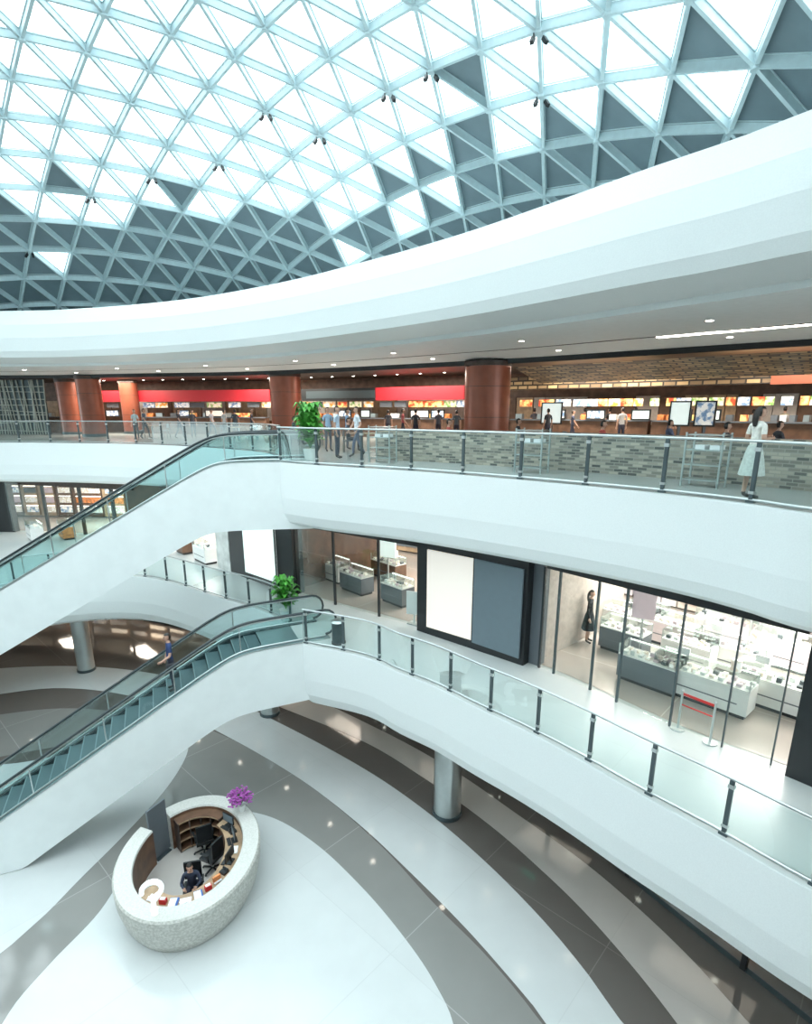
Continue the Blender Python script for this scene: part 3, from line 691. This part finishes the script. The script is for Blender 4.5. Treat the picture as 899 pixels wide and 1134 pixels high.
# ------------------------------------------------ KIOSK
KC=(-5.65,12.15); KA,KB,KR=2.17,1.76,math.radians(9)
def kp(a,k=1.0,d=0.0):
    x=(KB*k+d)*math.cos(a); y=(KA*k+d)*math.sin(a); return (KC[0]+x*math.cos(KR)-y*math.sin(KR),KC[1]+x*math.sin(KR)+y*math.cos(KR))
g0,g1=math.radians(128),math.radians(150)
n=72; an=[g1+(2*math.pi-(g1-g0))*i/n for i in range(n+1)]
b=MB()
prof=[(-.22,.006,'gran'),(-.1,.25,'gran'),(0.0,.7,'gran'),(0.02,1.08,'gran'),(-.02,1.13,'grantop'),(-.42,1.13,'grantop'),(-.44,1.08,'brown'),(-.44,.02,'brown')]
for (d1,z1,m1),(d2,z2,m2) in zip(prof,prof[1:]): b.strip([kp(a,1,d1) for a in an],z1,[kp(a,1,d2) for a in an],z2,m1,True)
for a in(an[0],an[-1]):
    pts=[kp(a,1,d) for d,_,_ in prof]; b.add([(p[0],p[1],q[1]) for p,q in zip(pts,prof)],[tuple(range(len(prof)))],'gran')
fl=[kp(2*math.pi*i/48,1,-.43) for i in range(48)]; b.prism(fl,.007,.03,'fcream')
DZ=.95
ad=[math.radians(-140+195*i/50) for i in range(51)]
b.strip([kp(a,1,-.44) for a in ad],DZ,[kp(a,1,-.90) for a in ad],DZ,'tan'); b.strip([kp(a,1,-.90) for a in ad],DZ,[kp(a,1,-.90) for a in ad],DZ-.06,'brown'); b.strip([kp(a,1,-.82) for a in ad],DZ-.06,[kp(a,1,-.82) for a in ad],.03,'brown')
as_=[math.radians(58+66*i/24) for i in range(25)]
for k,z in enumerate((.12,.42,.72,1.0)): b.strip([kp(a,1,-.44) for a in as_],z,[kp(a,1,-.76) for a in as_],z,'brown'); b.strip([kp(a,1,-.76) for a in as_],z,[kp(a,1,-.76) for a in as_],z-.05,'tan')
for a in as_[::6]: p=kp(a,1,-.46);q=kp(a,1,-.76); b.beam((*p,.52),(*q,.52),.03,.95,'dbrown')
b.obj('information_desk')
b=MB(); pa=kp(g0,1,-.25); pb=kp(g1,1,-.25)
b.box(((pa[0]+pb[0])/2,(pa[1]+pb[1])/2,.85),(math.dist(pa,pb)*.9,.06,1.6),'gray',math.atan2(pb[1]-pa[1],pb[0]-pa[0])); b.box(((pa[0]+pb[0])/2,(pa[1]+pb[1])/2,.04),(math.dist(pa,pb)*.7,.3,.03),'dsteel',math.atan2(pb[1]-pa[1],pb[0]-pa[0])); b.obj('gate_panel')
def desk_item(name,ang,d,fn,dzz=0):
    p=kp(math.radians(ang),1,d); c=math.atan2(p[1]-KC[1],p[0]-KC[0]); b=MB(); fn(b); b.xform((p[0],p[1],DZ+.002+dzz),c-math.pi/2); b.obj(name)
def mon(b): b.box((0,0,.01),(.22,.16,.02),'black'); b.box((0,.03,.10),(.04,.03,.16),'black'); b.box((0,0,.24),(.42,.03,.26),'black'); b.box((0,-.018,.24),(.38,.006,.22),'slate'); b.box((0,-.14,.012),(.3,.10,.015),'black')
def tel(b): b.box((0,0,.03),(.16,.18,.06),'black'); b.tube([(-.06,-.08,.09),(-.06,0,.1),(-.06,.08,.09)],[.025,.018,.025],'black',8)
def pap(b): b.box((0,0,.01),(.26,.2,.02),'paper'); b.box((.04,.02,.025),(.18,.13,.01),'paper',.4)
def red(b): b.box((0,0,.06),(.16,.1,.12),'redtape'); b.box((0,0,.13),(.12,.07,.02),'paper')
def org(b): b.box((0,0,.09),(.2,.05,.16),'orange'); b.box((0,.03,.03),(.2,.1,.02),'paper')
def blu(b): b.box((0,0,.02),(.2,.28,.04),'blue'); b.box((.02,0,.045),(.16,.24,.01),'paper')
for a,f,nm in((40,mon,'monitor'),(14,mon,'monitor'),(27,tel,'telephone'),(0,pap,'paper_stack'),(-15,mon,'monitor'),(-29,tel,'telephone'),(-41,org,'brochure_holder'),(-53,red,'tissue_box'),(-65,blu,'folder'),(-80,pap,'paper_stack'),(-94,blu,'folder'),(-107,red,'tissue_box'),(-122,pap,'paper_stack')): desk_item(nm,a,-.66,f)
def office_chair(x,y,rz):
    b=MB()
    for k in range(5):
        a=2*math.pi*k/5; b.beam((0,0,.08),(.28*math.cos(a),.28*math.sin(a),.06),.04,.03,'black'); b.sphere((.28*math.cos(a),.28*math.sin(a),.03),(.03,.03,.03),'black',8,6)
    b.cyl((0,0,.08),.03,.34,'steel',10); b.box((0,0,.43),(.46,.46,.07),'black'); b.box((0,.23,.78),(.42,.05,.5),'black'); b.beam((0,.2,.45),(0,.25,.6),.05,.03,'black')
    for s in(-1,1): b.beam((s*.24,.1,.45),(s*.25,.1,.66),.03,.03,'black',up=(0,1,0)); b.box((s*.25,.0,.67),(.05,.26,.03),'black')
    b.xform((x,y,.03),rz); return b.obj('office_chair')
office_chair(-5.3,12.65,-2.0); office_chair(-5.75,13.3,-2.6); sx,sy=-5.42,11.6; office_chair(sx,sy,0.25)
person('seated_receptionist',(sx,sy-.02,.03),0.25,'desk',(0.03,0.04,0.07),(0.03,0.03,0.05),longsleeve=True)
b=MB(); path=[(-.21,0,.62)]
for k in range(13): a=math.pi-(math.pi*1.4)*k/12; path.append((.21*math.cos(a),0,.66+.21*math.sin(a)))
path+=[(.03,0,.42),(0,0,.33),(0,0,.22)]
b.tube(path,.07,'sign',10,.8); b.cyl((0,0,0),.08,.13,'sign',16); p=kp(math.radians(-104),1,-.22); b.xform((p[0],p[1],1.13),.42,1.0); b.obj('question_mark_sign')
def plant(name,x,y,z,h,n,potr,leafm='leaf',spread=.5,flower=False,lw=.09,lo_=.35):
    b=MB(); ph=potr*1.7; b.cyl((0,0,0),potr*.7,ph,'pot',20,potr); b.cyl((0,0,ph-.02),potr*.9,.015,'dbrown',20)
    rnd=random.Random(n)
    for k in range(n):
        a=rnd.random()*6.283; q0=rnd.uniform(lo_,1); hh=ph+(h-ph)*q0; sp2=spread*rnd.uniform(.5,1)*(1.15-.6*abs(q0-.5))
        pts=[]
        for t in range(6):
            q=t/5; r=sp2*q**1.3; zz=ph+(hh-ph)*(math.sin(q*1.9)/math.sin(1.57) if q<.83 else 1-.25*(q-.83)*6*.5); pts.append((r*math.cos(a),r*math.sin(a),zz))
        b.tube(pts[:4],.006,'leaf',4)
        vs=[];px_,py_=-math.sin(a),math.cos(a)
        for t,wd in zip(range(2,6),(.3,1,.8,.05)):
            p=pts[t]; w_=lw*wd; vs+=[(p[0]+px_*w_,p[1]+py_*w_,p[2]),(p[0],p[1],p[2]-.02),(p[0]-px_*w_,p[1]-py_*w_,p[2])]
        b.add(vs,[(i*3+j_,i*3+j_+1,i*3+j_+4,i*3+j_+3) for i in range(3) for j_ in range(2)],leafm,True)
        if flower:
            for t in range(3,6):
                p=pts[t]
                for m_ in range(4):
                    c=(p[0]+rnd.uniform(-.06,.06),p[1]+rnd.uniform(-.06,.06),p[2]+rnd.uniform(-.03,.06)); b.sphere(c,(.035,.035,.02),'purple',6,4)
    b.xform((x,y,z),0); return b.obj(name)
x,y=kp(math.radians(42),1,-.19); plant('potted_orchid',x,y,1.13,.66,26,.12,spread=.36,flower=True,lw=.035)
x,y=S(338,513,Z3); plant('potted_plant',x+.05,y+.75,Z3,1.9,150,.24,spread=.60,lw=.12,lo_=.2)
x,y=S(312,697,Z2); plant('potted_plant',x,y+.8,Z2,1.6,110,.24,spread=.52,lw=.11,lo_=.2)

# ------------------------------------------------ people
x,y=S(832,554,Z3); person('walking_woman',(x,y+.15,Z3),math.radians(100),'carry',(0.78,0.78,0.72),(0.68,0.70,0.66),1.66,skirt=True,longhair=True)
ppl=[(374,508,'stand',(0.5,0.62,0.75),(0.06,0.07,0.1),80),(396,506,'walk',(0.7,0.75,0.8),(0.1,0.12,0.18),-70),(364,500,'stand',(0.35,0.5,0.65),(0.1,0.1,0.12),30),(385,498,'stand',(0.25,0.4,0.6),(0.1,0.1,0.12),100),(152,487,'stand',(0.5,0.6,0.62),(0.05,0.05,0.06),0),(162,486,'walk',(0.1,0.14,0.2),(0.03,0.03,0.04),90),(250,486,'stand',(0.6,0.6,0.6),(0.05,0.05,0.05),150),(700,491,'stand',(0.06,0.06,0.07),(0.05,0.05,0.05),180),(645,489,'stand',(0.3,0.1,0.1),(0.05,0.05,0.05),160),(485,490,'stand',(0.08,0.09,0.12),(0.03,0.03,0.05),200),(862,498,'stand',(0.45,0.4,0.3),(0.05,0.05,0.06),120),(280,486,'walk',(0.08,0.08,0.1),(0.03,0.03,0.05),90),
(215,485,'stand',(0.1,0.1,0.12),(0.03,0.03,0.05),30),(236,485,'walk',(0.5,0.5,0.55),(0.03,0.03,0.05),70),(590,488,'stand',(0.1,0.1,0.12),(0.03,0.03,0.05),150),(720,490,'walk',(0.2,0.2,0.25),(0.03,0.03,0.05),80),(760,493,'stand',(0.5,0.45,0.4),(0.03,0.03,0.05),190),(845,493,'walk',(0.12,0.1,0.1),(0.03,0.03,0.05),60),(895,497,'stand',(0.06,0.06,0.07),(0.03,0.03,0.05),160),
(262,487,'stand',(0.08,0.1,0.12),(0.03,0.03,0.05),200),(446,489,'walk',(0.45,0.1,0.1),(0.04,0.04,0.05),90),(505,491,'stand',(0.1,0.12,0.14),(0.03,0.03,0.05),170),(617,489,'walk',(0.35,0.36,0.4),(0.03,0.03,0.05),70),(672,490,'stand',(0.08,0.08,0.08),(0.03,0.03,0.05),190),(790,492,'stand',(0.1,0.1,0.14),(0.03,0.03,0.05),180),(815,492,'walk',(0.6,0.55,0.5),(0.03,0.03,0.05),100),(880,496,'walk',(0.1,0.08,0.08),(0.03,0.03,0.05),80),(430,488,'stand',(0.1,0.1,0.12),(0.03,0.03,0.05),180),
(605,493,'stand',(0.05,0.05,0.06),(0.03,0.03,0.05),200),(632,492,'walk',(0.05,0.06,0.1),(0.03,0.03,0.05),80),(686,494,'stand',(0.5,0.5,0.5),(0.03,0.03,0.05),180),(738,496,'walk',(0.05,0.05,0.05),(0.03,0.03,0.05),60),(775,495,'stand',(0.04,0.04,0.05),(0.03,0.03,0.05),170),(828,497,'stand',(0.08,0.05,0.05),(0.03,0.03,0.05),150),(460,492,'stand',(0.05,0.05,0.06),(0.03,0.03,0.05),180),(200,486,'walk',(0.06,0.06,0.08),(0.03,0.03,0.05),90)]
for px,py,po,t,bo,hd in ppl:
    x,y=S(px,py,Z3); person('shopper',(x,y,Z3),math.radians(hd),po,t,bo,random.uniform(1.6,1.76))
for i,(x,y) in enumerate(dc[:8]):
    person('seated_diner',(x-.76,y,Z3+.03),math.radians(90),'sit',random.choice([(0.05,0.05,0.06),(0.1,0.12,0.2),(0.5,0.1,0.08)]),(0.04,0.04,0.05))
x,y=S(650,712,Z2); person('shop_assistant',(x,y,Z2+.015),math.radians(60),'stand',(0.015,0.015,0.018),(0.015,0.015,0.018),1.68,skirt=True,longhair=True,longsleeve=True)
x,y=S(622,703,Z2); person('mannequin',(x,y,Z2+.015),math.radians(0),'stand',(0.5,0.3,0.2),(0.3,0.3,0.3),1.75)
best=None
x=2
while x<10:
    w_=W2(x,.7,zc2(x)); e=abs(proj(*w_)[0]-192)
    if best is None or e<best[0]: best=(e,x)
    x+=.05
xi=best[1]; xi=1.9*.6+.4*round((xi-.2-1.9*.6)/.4)+.2
w_=W2(xi,.75,zc2(xi)-.05); person('escalator_rider',w_,math.radians(-60),'rail',(0.02,0.045,0.14),(0.03,0.035,0.06),1.78,longsleeve=False,bag=(0.05,0.05,0.06))

# ------------------------------------------------ lights
w=bpy.data.worlds.new('sky'); sc.world=w; w.use_nodes=True
bg=w.node_tree.nodes['Background']; bg.inputs[0].default_value=(0.87,0.975,1.0,1); bg.inputs[1].default_value=4.6
def area(x,y,z,sx,sy,e,c=(1,.88,.75),rz=0):
    l=bpy.data.lights.new('lamp','AREA'); l.shape='RECTANGLE'; l.size=sx; l.size_y=sy; l.energy=e; l.color=c
    o=bpy.data.objects.new('ceiling_lamp',l); o.location=(x,y,z); o.rotation_euler=(0,0,rz); sc.collection.objects.link(o)
for x,y in((14,21),(8.5,27),(0,33),(-9,37),(-20,40)): area(x,y,14.15,5,2.5,700,rz=-.7)
for x,y in((10.2,13.2),(7.2,17.2),(2.8,21.2),(-4,25.5),(-11,30.5),(-18,34)): area(x,y,TOP-.12,3.2,2.0,460,(1,.95,.89),rz=-.8)
oo=offset(S1,1.5)
for p in pts_at(oo,5,length(oo)-4,5.5): area(p[0],p[1],3.0,2.5,1.0,170 if p[0]<-4 else 50,(1,.86,.72),rz=-.8)

cam=bpy.data.cameras.new('camera'); co=bpy.data.objects.new('camera',cam); sc.collection.objects.link(co)
co.location=(0,0,EYE); co.rotation_euler=(math.pi/2-PITCH,0,0)
cam.sensor_fit='HORIZONTAL'; cam.sensor_width=36; cam.lens=F/899*36; cam.shift_y=(PPY-567)/899; cam.clip_start=.05; cam.clip_end=500
sc.camera=co
